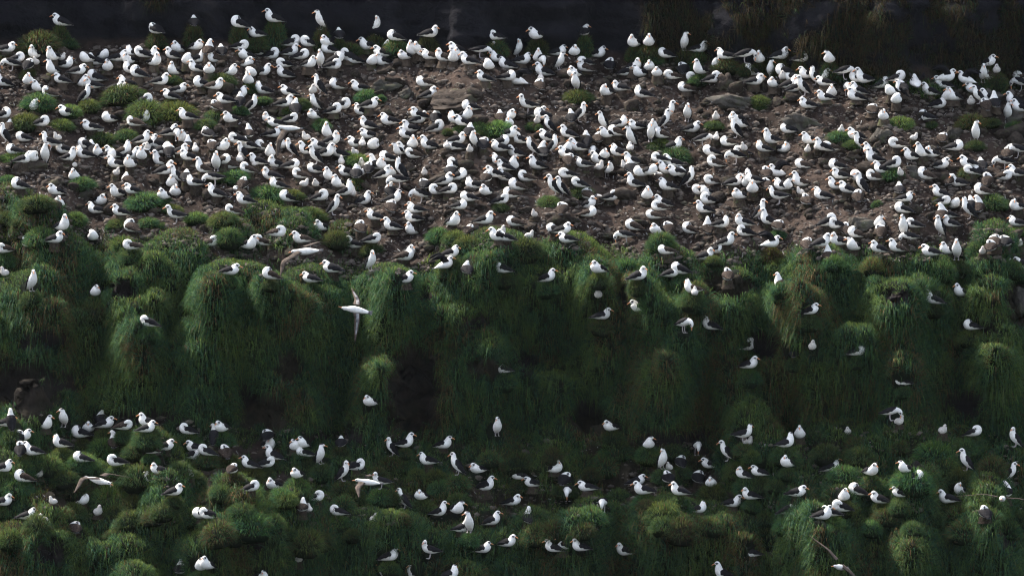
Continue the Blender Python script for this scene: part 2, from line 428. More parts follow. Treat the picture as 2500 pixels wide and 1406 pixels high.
while placed < 300 and tries < 6000:
    tries += 1
    px = rnd.uniform(-60, 2560)
    if rnd.random() < 0.86: py = rnd.uniform(c0(px) + 40, c1(px) - 20)
    else: py = rnd.uniform(c2(px) + 10, c3(px) - 20); px = rnd.uniform(0, 560) if rnd.random() < .7 else px
    p, n = hit(px, py)
    if p is None: continue
    r, c_ = np.unravel_index(np.argmin((PXa - px) ** 2 + (PYa - py) ** 2), PXa.shape)
    if grass[r, c_] > 0.35: continue
    s = min(0.5, 0.17 + rnd.expovariate(1 / 0.10))
    o = link("rock", ROCKS[placed % 10], ground)
    o.location = p + np.array([0, 0, s * 0.12]); o.scale = (s * rnd.uniform(.8, 1.3), s * rnd.uniform(.8, 1.2), s * rnd.uniform(.6, 1.0))
    o.rotation_euler = (rnd.uniform(-.4, .4), rnd.uniform(-.4, .4), rnd.uniform(0, 6.28)); placed += 1
# pebbles and shards, too many to count
PV, PT, off = [], [], 0
small = [rock_arrays(50 + s, 1, 6) for s in range(6)]
for k in range(20000):
    px = rnd.uniform(-60, 2560)
    py = rnd.uniform(c0(px) + 15, c1(px) - 5) if rnd.random() < 0.9 else rnd.uniform(c2(px), c3(px))
    p, n = hit(px, py)
    if p is None: continue
    v, t = small[k % 6]; s = 0.03 + rnd.expovariate(1 / 0.038); s = min(s, 0.17)
    a = rnd.uniform(0, 6.28); ca, sa = math.cos(a), math.sin(a)
    vv = (v * np.array([s * rnd.uniform(.8, 1.6), s, s * .7])) @ np.array([[ca, sa, 0], [-sa, ca, 0], [0, 0, 1]]) + p
    PV.append(vv); PT.append(t + off); off += len(vv)
link("stones", mk_mesh("stones", np.concatenate(PV), None, np.concatenate(PT), mats=[M['stone']], smooth=False), ground, kind="stuff")

GV, GT = [], []
gm_ = 0
for k in range(2400):
    px = rnd.uniform(-40, 2540)
    py = rnd.uniform(c0(px) + 20, c1(px)) if rnd.random() < 0.85 else rnd.uniform(c2(px), c3(px))
    p, n = hit(px, py)
    if p is None: continue
    w_, l_ = rnd.uniform(.008, .026), rnd.uniform(.03, .20); a = rnd.uniform(-.7, .7)
    dn = np.array([math.sin(a), -math.cos(a), 0]); dn = dn - n * (dn @ n); dn /= np.linalg.norm(dn); sd = np.cross(n, dn)
    q = [p + n * .012 + dn * l_ * f1 + sd * w_ * f2 for f1, f2 in ((-.5, .2), (-.2, 1), (.2, .6), (.5, .1), (.25, -.7), (-.25, -.9))]
    GV += q; GT += [(gm_, gm_ + 1, gm_ + 2), (gm_, gm_ + 2, gm_ + 3), (gm_, gm_ + 3, gm_ + 4), (gm_, gm_ + 4, gm_ + 5)]; gm_ += 6
M['guano'] = noisy_mat("white_guano", [(0.3, (0.10, 0.095, 0.09)), (0.7, (0.36, 0.35, 0.335))], 30)
link("droppings", mk_mesh("droppings", np.array(GV), None, np.array(GT), mats=[M['guano']], smooth=False), ground, kind="stuff")

REG = []     # things waiting for a label: object, words, x, y
# outcrops: x, y of the base, width, height, material, words
OUT = [
 (1130,262,260,95,'rock','broad brown rock hump'),(1235,285,120,60,'rock','low brown rock shoulder'),(935,222,120,62,'palerock','mossy grey boulder'),(990,240,60,48,'palerock','upright grey boulder'),
 (1790,262,170,70,'palerock','streaked grey outcrop'),(1960,312,150,75,'palerock','white-splashed outcrop'),(1875,250,90,50,'rock','dark lumpy outcrop'),(1775,215,80,75,'rock','tall dark red-brown boulder'),
 (2420,245,90,50,'palerock','pale domed rock'),(2150,345,90,60,'palerock','white-streaked block'),(2320,345,70,70,'palerock','mossy block'),(60,420,130,60,'rock','slabby brown outcrop'),
 (120,455,110,60,'rock','rough brown slab'),(200,480,60,50,'palerock','grey pointed boulder'),(1090,440,120,60,'rock','brown cracked slab'),(1000,420,70,40,'rock','squat brown boulder'),
 (2080,390,70,40,'rock','rounded olive boulder'),(2225,430,80,45,'palerock','flat mossy boulder'),(1890,405,110,55,'palerock','dark mossy outcrop'),(2105,555,110,60,'palerock','layered grey outcrop'),
 (1480,580,110,40,'rock','low tilted slab'),(1290,560,120,35,'rock','long tilted slab'),(2490,760,60,110,'palerock','pale rounded rock stack'),(1180,905,60,40,'palerock','layered pinkish slab'),
 (130,1095,55,45,'rock','rounded brown boulder'),(2470,300,70,60,'palerock','shadowed grey block')]
for k, (px, py, w, h, mt, words) in enumerate(OUT):
    p, n = hit(px, py)
    if p is None: continue
    v, t = rock_arrays(200 + k, 4, 16, 0.10)
    gk = np.random.default_rng(900 + k); cp = gk.normal(size=(22, 3)); cp /= np.linalg.norm(cp, axis=1, keepdims=True); cp *= 0.75
    dc = np.linalg.norm(v[:, None, :] - cp[None], axis=2); so = np.sort(dc, axis=1); ce = np.argmin(dc, axis=1)
    v = v * (1 + (gk.random(22)[ce] - 0.5) * 0.34 - 0.26 * (1 - sstep(0.0, 0.10, so[:, 1] - so[:, 0])))[:, None]
    sx, sz = w / PPM / 2, h / PPM / 1.6
    o = link("boulder" if w < 100 else "rock_outcrop", mk_mesh("boulder", v * np.array([sx, sx * 0.75, sz]), None, t, mats=[M[mt]], smooth=False))
    o.location = p + np.array([0, sx * 0.25, sz * 0.15]); o.rotation_euler = (0.1, 0, rnd.uniform(-.3, .3))
    REG.append((o, words, "boulder" if w < 100 else "outcrop", px, py, None))

# ------------------------------------------------------------------ tussocks (unit radius) and mud nests
def tussock_mesh(seed, nb=1500, dead=0.06):
    g = np.random.default_rng(seed)
    V, T = ICO[3]; core = V.copy(); core = core * np.array([0.80, 0.80, 0.70]); core *= (0.85 + 0.3 * fbm(V + seed, 1.6, 2, seed))[:, None]
    core[:, 2] = np.maximum(core[:, 2], -0.45)
    d = g.normal(size=(nb * 2, 3)); d[:, 2] = np.abs(d[:, 2]) * 1.1 - 0.25; d /= np.linalg.norm(d, axis=1, keepdims=True); d = d[:nb]
    P = d * np.array([0.74, 0.74, 0.64]); L = 0.38 + 0.46 * g.random(nb)
    cl = blade_color(P * 0.3 + seed, np.full(nb, dead), seed, 0.35 * sstep(0.3, 0.9, d[:, 2]))  # crown blades tinted yellower as if sunlit
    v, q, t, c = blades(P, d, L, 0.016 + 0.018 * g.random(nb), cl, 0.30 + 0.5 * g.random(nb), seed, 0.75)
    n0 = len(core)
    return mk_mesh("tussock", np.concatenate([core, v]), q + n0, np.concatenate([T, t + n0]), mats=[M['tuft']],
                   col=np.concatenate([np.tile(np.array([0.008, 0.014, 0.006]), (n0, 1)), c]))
TUSS = [tussock_mesh(300 + k, dead=[.04, .05, .3, .08, .04, .5][k % 6]) for k in range(9)]
BYTONE = {'': (0, 1, 3, 4, 6, 7), 'd': (2, 8), 'o': (5,)}
def add_tussock(px, py, w, words=None, tone='', top=None, hgt=None, fwd=0.0):
    """dome whose crest shows at (px, py); w is its width in photo units"""
    r = w / PPM / 2
    h = hgt or r * (0.8 if py < 560 else 1.1)
    p, n = hit(px, py + h * PPM * 0.8)
    if p is None: return None
    if n[2] < 0.55: p = p - raydir(px, py) * (0.24 + fwd)
    o = link("tussock", TUSS[rnd.choice(BYTONE[tone])])
    d = raydir(px, py); tt = (p[1] - CAMP[1]) / d[1]; ztop = (CAMP + d * tt)[2]
    hh = max(0.15, ztop - p[2])
    o.location = (p[0], p[1], p[2] - 0.02); o.scale = (r * rnd.uniform(.85, 1.3), r * rnd.uniform(.8, 1.15), hh / 0.78)
    o.rotation_euler = (rnd.uniform(-.16, .16), rnd.uniform(-.2, .2), rnd.uniform(0, 6.28))
    REG.append((o, words or {'': "green grass tussock", 'd': "dull straw-flecked grass tussock", 'o': "orange-brown dead grass tussock"}[tone], "tussock", px, py, "grass tussocks"))
    return p

TUS = [(95,82,110,'d'),(855,108,60,'d'),(1592,135,60),(1700,150,50),
 (95,232,90),(62,280,80),(172,258,60),(150,293,60),(218,245,60),(298,212,100),(357,250,100),(432,255,105),(420,186,45),(540,183,72),(610,205,52),(640,238,42),(737,242,52),(706,262,46),
 (525,270,55),(680,290,50),(500,292,50),(895,222,60),(850,372,46),(785,293,52),(872,378,60),(1410,222,72),(1855,235,48),(1852,255,40),(1745,297,42),(1930,232,36),(1612,347,60),
 (1645,362,78),(2050,322,62),(2085,343,42),(2198,288,58),(2275,297,38),(2372,282,80,'o'),(2382,345,52),(2482,300,52),(1210,300,76),(1125,308,46),(1170,300,50),(40,372,66),(20,430,50),
 (200,435,62),(352,474,84),(262,358,42),(250,326,70),(310,318,60),(362,533,52),(572,418,62),(532,424,50),(655,458,82),(712,465,60),(545,520,70),(760,508,60),(822,566,62),
 (1340,480,48),(1220,498,46),(1072,560,62),(1112,565,52),(2420,478,72),(2482,555,46),(2142,492,30),(1615,572,74),(1742,625,36),(1883,605,56,'o'),(1900,635,50),(290,535,46),(185,520,60),
 (300,580,60),(100,560,70),(2035,625,60),(2390,590,60),(2300,640,70),(2470,640,60),(1530,635,60),(1700,690,60,'d'),(1910,690,60),(2130,632,60,'o'),(1690,715,70),(230,742,70),(1140,578,60),(1280,585,80),
 (560,560,70),(480,520,60),(420,500,50),(90,480,80),(20,520,70),(2080,345,40),(1300,300,40),(330,1085,60),(250,1075,70),(500,1095,60),(120,1115,70),(60,1125,60),(200,1110,60),(560,1110,60),
 (440,1130,60),(340,1140,90),(40,1170,70),(270,1190,100),(470,1150,60),(540,1185,60),(690,1195,60),(700,1205,50),(320,1250,70),(180,1230,60),(400,1230,60),(480,1240,70),(640,1230,60),(90,1260,80),(10,1180,60),
 (950,1200,50),(860,1195,60),(1300,1240,60),(1440,1240,80),(1740,1185,80),(1830,1160,70),(1800,1130,60),(1620,1230,90),(2060,1140,70),(2230,1150,90),(2340,1145,80),(2130,1170,80),(2440,1130,60),(1580,1090,60)]
for t in list(TUS):
    if t[1] < 560 and rnd.random() < .5:
        TUS.append((t[0] + rnd.uniform(-.7, .7) * t[2], t[1] + rnd.uniform(6, 20), t[2] * rnd.uniform(.35, .6)))
for t in TUS:
    add_tussock(*t[:3], tone=t[3] if len(t) > 3 else '')

def nest_mesh(seed):
    g = np.random.default_rng(seed); prof = [(0.01, 0.90), (0.55, 0.90), (0.80, 1.0), (0.90, 0.93), (0.92, 0.55), (1.02, 0.12), (1.2, -0.25)]
    S = 16; V = []
    for (r, z) in prof:
        for k in range(S):
            a = 2 * math.pi * k / S
            V.append((r * math.cos(a), r * math.sin(a), z))
    V = np.array(V); V[:, :2] *= (0.84 + 0.36 * fbm(V + seed * 5, 1.5, 3, seed))[:, None]; V[:, 2] += 0.14 * (fbm(V + seed, 2.0, 2, seed + 3) - .5)
    Qn = []
    for i in range(len(prof) - 1):
        for k in range(S):
            Qn.append((i * S + k, i * S + (k + 1) % S, (i + 1) * S + (k + 1) % S, (i + 1) * S + k))
    NARR.append((V, np.array(Qn)[:, ::-1]))
    return mk_mesh("mud_nest", V, np.array(Qn)[:, ::-1], mats=[M['nest']], smooth=False)
NARR = []
NESTS = [nest_mesh(k) for k in range(7)]
NV, NQ, nest_count = [], [], [0]

# ------------------------------------------------------------------ albatross models
def resample(S, m):
    S = np.array(S, float); n = len(S); out = []
    for u in np.linspace(0, n - 1, m):
        i = min(int(u), n - 2); f = u - i
        p0, p1, p2, p3 = S[max(i - 1, 0)], S[i], S[i + 1], S[min(i + 2, n - 1)]
        q = 0.5 * (2 * p1 + (p2 - p0) * f + (2 * p0 - 5 * p1 + 4 * p2 - p3) * f * f + (3 * p1 - p0 - 3 * p2 + p3) * f ** 3)
        q[3:] = np.maximum(q[3:], 0.006); out.append(q)
    return np.array(out)
def frames(S):
    t = np.gradient(S[:, :3], axis=0); t /= np.linalg.norm(t, axis=1, keepdims=True)
    l = np.array([0, 1.0, 0]); Ls = []
    for k in range(len(S)):
        l = l - t[k] * (l @ t[k]); l /= np.linalg.norm(l); Ls.append(l)
    Ls = np.array(Ls); return t, Ls, np.cross(t, Ls)
def loft(S, seg=12):
    t, l, d = frames(S); n = len(S)
    a = np.linspace(0, 2 * math.pi, seg, endpoint=False)
    V = S[:, None, :3] + d[:, None] * (np.cos(a)[None, :, None] * S[:, 3][:, None, None]) + l[:, None] * (np.sin(a)[None, :, None] * S[:, 4][:, None, None])
    V = V.reshape(-1, 3); Q = []
    for i in range(n - 1):
        for k in range(seg):
            Q.append((i * seg + k, i * seg + (k + 1) % seg, (i + 1) * seg + (k + 1) % seg, (i + 1) * seg + k))
    n0 = len(V); V = np.concatenate([V, [S[0, :3] - t[0] * S[0, 3] * .4, S[-1, :3] + t[-1] * S[-1, 3] * .6]])
    T = [(n0, (k + 1) % seg, k) for k in range(seg)] + [(n0 + 1, (n - 1) * seg + k, (n - 1) * seg + (k + 1) % seg) for k in range(seg)]
    return V, np.array(Q), np.array(T)

SPINE = {
 'S': [(-.34, 0, .052, .013, .045), (-.26, 0, .068, .038, .072), (-.15, 0, .095, .088, .142), (-.02, 0, .118, .118, .178), (.09, 0, .128, .128, .182), (.155, 0, .158, .122, .160),
       (.178, 0, .215, .110, .128), (.190, 0, .262, .088, .094), (.212, 0, .298, .069, .066), (.242, 0, .316, .062, .057), (.284, 0, .312, .043, .041), (.314, 0, .302, .022, .022)],
 'T': [(-.32, 0, .075, .015, .045), (-.24, 0, .090, .045, .075), (-.14, 0, .100, .090, .140), (-.02, 0, .122, .122, .174), (.07, 0, .142, .132, .178), (.126, 0, .188, .122, .154),
       (.146, 0, .252, .106, .122), (.157, 0, .312, .084, .090), (.174, 0, .358, .067, .064), (.204, 0, .382, .062, .057), (.246, 0, .378, .043, .041), (.276, 0, .367, .022, .022)],
 'P': [(-.34, 0, .052, .013, .045), (-.26, 0, .068, .038, .072), (-.15, 0, .095, .088, .142), (-.02, 0, .118, .118, .178), (.09, 0, .128, .128, .184), (.155, 0, .158, .124, .162),
       (.160, .012, .208, .114, .134), (.142, .03, .242, .098, .102), (.112, .050, .258, .078, .074), (.066, .068, .252, .068, .062), (.028, .082, .236, .046, .044), (.002, .092, .222, .022, .022)],
 'U': [(-.20, 0, .055, .012, .050), (-.15, 0, .105, .045, .078), (-.09, 0, .175, .092, .116), (-.02, 0, .255, .118, .138), (.05, 0, .330, .120, .136), (.090, 0, .400, .103, .114),
       (.104, 0, .458, .084, .089), (.106, 0, .510, .070, .072), (.115, 0, .552, .067, .064), (.145, 0, .576, .062, .057), (.187, 0, .570, .043, .041), (.217, 0, .557, .022, .022)],
 'H': [(-.34, 0, .245, .015, .045), (-.26, 0, .250, .045, .075), (-.15, 0, .258, .090, .112), (-.02, 0, .272, .112, .132), (.09, 0, .295, .115, .130), (.150, 0, .340, .100, .110),
       (.182, 0, .395, .082, .086), (.195, 0, .445, .069, .070), (.207, 0, .485, .067, .064), (.238, 0, .506, .062, .057), (.280, 0, .498, .043, .041), (.310, 0, .485, .022, .022)],
 'D': [(-.32, 0, .255, .015, .045), (-.25, 0, .265, .045, .075), (-.14, 0, .290, .090, .114), (-.02, 0, .315, .114, .134), (.09, 0, .335, .112, .128), (.165, 0, .345, .100, .106),
       (.225, 0, .342, .082, .083), (.272, 0, .320, .070, .070), (.300, 0, .280, .067, .064), (.310, 0, .236, .060, .057), (.312, 0, .198, .042, .041), (.310, 0, .170, .022, .022)],
 'C': [(-.13, 0, .075, .03, .05), (-.08, 0, .095, .085, .10), (0, 0, .105, .108, .118), (.055, 0, .125, .10, .105), (.085, 0, .180, .070, .074), (.092, 0, .222, .056, .057), (.105, 0, .250, .050, .048), (.135, 0, .252, .030, .03), (.150, 0, .248, .016, .016)],
}
SPINE['W'] = SPINE['S']
LEGGED = {'U', 'H', 'D'}
def bird_model(pose, yaw=0.0, mirror=False):
    S0 = np.array(SPINE[pose], float)
    if pose == 'C':
        S = resample(S0, 15); V, Q, T = loft(S, 10); V = V + (vnoise(V * 1.0, 30, 3)[:, None] - .5) * 0.02
        b = resample([(.135, 0, .247, .014, .014), (.165, 0, .243, .011, .010), (.190, 0, .232, .006, .006)], 5)
        return {'body': (V, Q, T, np.zeros(len(Q)), ['chick']), 'bill': (*loft(b, 6), None, ['chickbill'])}
    if pose in 'STPW': S0[:, 0] *= 0.93; S0[:, 2] = S0[:, 2] * 1.10 - .004; S0[:, 3] *= 1.05
    if yaw:
        c = S0[5, :2].copy(); w = np.clip((np.arange(12) - 5) / 3.0, 0, 1)
        for k in range(6, 12):
            a = R(yaw) * w[k]; dx, dy = S0[k, 0] - c[0], S0[k, 1] - c[1]
            S0[k, 0] = c[0] + dx * math.cos(a) - dy * math.sin(a) ; S0[k, 1] = c[1] + dx * math.sin(a) + dy * math.cos(a)
    S = resample(S0, 26); V, Q, T = loft(S, 12)
    fm = np.zeros(len(Q)); cen = V[Q].mean(1)
    t, l, d = frames(S)
    for ring in (19, 20, 21, 22):
        for k in (2, 3, 8, 9):
            if ring == 22 and k in (3, 8): continue
            fm[ring * 12 + k] = 1
    parts = {'body': (V, Q, T, fm, ['white', 'brow'])}
    # bill
    e = S[-1, :3]; td = t[-1]; dn = -d[-1]
    b = [np.r_[e - td * .03, .020, .019], np.r_[e + td * .03, .017, .014], np.r_[e + td * .07, .013, .010], np.r_[e + td * .093 + dn * .004, .014, .009], np.r_[e + td * .100 + dn * .018, .004, .004]]
    parts['bill'] = (*loft(resample(b, 8), 7), None, ['bill'])
    if pose == 'P':
        b = [np.r_[e - td * .03, .020, .019], np.r_[e + td * .012, .015, .013], np.r_[e + td * .035, .008, .008], np.r_[e + td * .045, .004, .004]]
        parts['bill'] = (*loft(resample(b, 6), 7), None, ['bill'])
    # folded wings over the back
    wu = np.linspace(12.2, 1.2, 13)
    th = np.interp(np.linspace(0, 1, 13), [0, .12, .35, .6, .8, .92, 1], [44, 74, 94, 101, 104, 92, 50])
    if pose in LEGGED: th = th * 1.04
    for s in (1, -1):
        Vw = []; m = 8
        for i, u in enumerate(wu):
            k = min(int(u), 24); f = u - k
            c_ = S[k] * (1 - f) + S[k + 1] * f; dd = d[k] * (1 - f) + d[k + 1] * f; ll = l[k] * (1 - f) + l[k + 1] * f; tt = t[k]
            endk = 0.90 if i == 0 else 1.0
            back = -tt * (0.0 if i < 8 else (i - 7) ** 1.5 * 0.006)
            wav = 5 * math.sin(i * 1.9 + (0 if s > 0 else 1))
            for j in range(m):
                a = R((th[i] + wav) * (j / (m - 2.0) if j < m - 1 else 1.0) - 4)
                off_ = 0.014 * math.sin(min(1, j / 3.0) * 1.57) + 0.006
                if j == m - 1: off_ = -0.012
                rv, rl = c_[3] + off_, c_[4] + off_
                if i > 9: rv, rl = max(rv, .016), max(rl, .03)
                Vw.append(c_[:3] + back + dd * math.cos(a) * rv * endk + ll * s * math.sin(a) * rl * endk)
        tip = S[1, :3] - t[1] * .105 + l[1] * s * .018 + d[1] * .022
        Vw.append(tip); Vw = np.array(Vw); Qw = []
        for i in range(len(wu) - 1):
            for j in range(m - 1):
                q = (i * m + j, i * m + j + 1, (i + 1) * m + j + 1, (i + 1) * m + j)
                Qw.append(q if s < 0 else q[::-1])
        base = (len(wu) - 1) * m
        Tw = [(base + j, base + j + 1, len(Vw) - 1) for j in range(m - 1)]
        parts['wing' if s > 0 else 'wing2'] = (Vw, np.array(Qw), np.array(Tw), None, ['slate'])
    if pose == 'W':
        for s in (1, -1):
            pts = resample([(.07, s * .10, .19, .20, 0), (.0, s * .17, .31, .20, 0), (-.08, s * .22, .42, .18, 0), (-.24, s * .23, .43, .13, 0), (-.42, s * .20, .36, .03, 0)], 10)
            Vw = []
            for k in range(10):
                sp = pts[min(k + 1, 9), :3] - pts[max(k - 1, 0), :3]; sp /= np.linalg.norm(sp)
                ch = np.array([.75, 0, .25]) if k < 5 else np.array([.4, 0, .9]); ch = ch - sp * (ch @ sp); ch /= np.linalg.norm(ch); nn = np.cross(ch, sp)
                for (cx, cz) in ((.5, 0), (0, .015), (-.5, 0), (0, -.012)): Vw.append(pts[k, :3] + ch * pts[k, 3] * cx + nn * cz)
            Qw = [(k * 4 + j, k * 4 + (j + 1) % 4, (k + 1) * 4 + (j + 1) % 4, (k + 1) * 4 + j) for k in range(9) for j in range(4)]
            parts['wing' if s > 0 else 'wing2'] = (np.array(Vw), np.array(Qw), np.zeros((0, 3), int), None, ['slate'])
    # tail fan
    p = S[1, :3]; tb = -t[1]
    tv = []
    for k in range(5):
        a = (k - 2) * 0.20
        tv.append(p + l[1] * math.sin(a) * .06 + tb * 0.0)
    for k in range(5):
        a = (k - 2) * 0.24
        tv.append(p + tb * .095 * math.cos(a) + l[1] * math.sin(a) * .15)
    tv = np.array(tv); tv = np.concatenate([tv + d[1] * .006, tv - d[1] * .010])
    tq = [(k, k + 1, k + 6, k + 5) for k in range(4)] + [(k + 11, k + 10, k + 15, k + 16) for k in range(4)] + [(5 + k, 6 + k, 16 + k, 15 + k) for k in range(4)]
    parts['tail'] = (tv, np.array(tq), np.zeros((0, 3), int), None, ['tail'])
    if pose in LEGGED:
        hx = -.01 if pose != 'U' else -.01
        for s in (1, -1):
            top = .22 if pose != 'U' else .16
            L_ = resample([(hx - .01, s * .05, top, .018, .018), (hx - .025, s * .05, top * .55, .011, .011), (hx, s * .05, .015, .011, .011), (hx + .05, s * .05, .010, .008, .028), (hx + .085, s * .05, .006, .006, .036)], 9)
            parts['leg' if s > 0 else 'leg2'] = (*loft(L_, 6), None, ['leg'])
    return parts
def mirrored(parts):
    out = {}
    for k, (V, Q, T, fm, mt) in parts.items():
        V2 = V * np.array([1, -1, 1]); out[k] = (V2, Q[:, ::-1], T[:, ::-1] if len(T) else T, fm, mt)
    return out
MODELS = {}; VAR = {}
def reg(pose, parts, tagk):
    MODELS[pose + tagk] = parts; VAR.setdefault(pose, []).append(pose + tagk)
for ps in 'STUHDW':
    for n_, yw in enumerate((0, 24, 58) if ps in 'STUH' else (0,)):
        a = bird_model(ps, yw); reg(ps, a, 'n%d' % n_)
        if ps in 'STU' and yw == 0: reg(ps, a, 'o%d' % n_)
        if yw: reg(ps, mirrored(a), 'm%d' % n_)
for dz, tagk in ((0.045, 'l'), (0.028, 'q')):                      # head drawn in between the shoulders
    keep = SPINE['S']; low = [list(r) for r in keep]
    for i in range(6, 12):
        low[i][2] -= dz * min(1, (i - 5) / 3); low[i][0] -= 0.012; low[i][3] *= 1.06; low[i][4] *= 1.06
    SPINE['S'] = low; a = bird_model('S', 0 if tagk == 'l' else 30); reg('S', a, tagk); reg('S', mirrored(a), tagk + 'm'); SPINE['S'] = keep
a = bird_model('P'); reg('P', a, 'n'); reg('P', mirrored(a), 'm')
keep = SPINE['P']; low = [list(r) for r in keep]
for i in range(6, 12): low[i][1] *= 1.5; low[i][2] -= .02; low[i][0] += .01
SPINE['P'] = low; a = bird_model('P'); reg('P', a, 'd'); reg('P', mirrored(a), 'dm'); SPINE['P'] = keep
reg('W', mirrored(MODELS['Wn0']), 'm')
reg('C', bird_model('C'), 'n')
MESHES = {}
def part_mesh(key, part, brown):
    k = (key, part, brown and part.startswith('wing'))
    if k not in MESHES:
        V, Q, T, fm, mt = MODELS[key][part]
        mt = ['brown' if (m == 'slate' and brown) else m for m in mt]
        MESHES[k] = mk_mesh(part.rstrip('2'), V, Q, T, mats=[M[m] for m in mt], qm=fm)
    return MESHES[k]

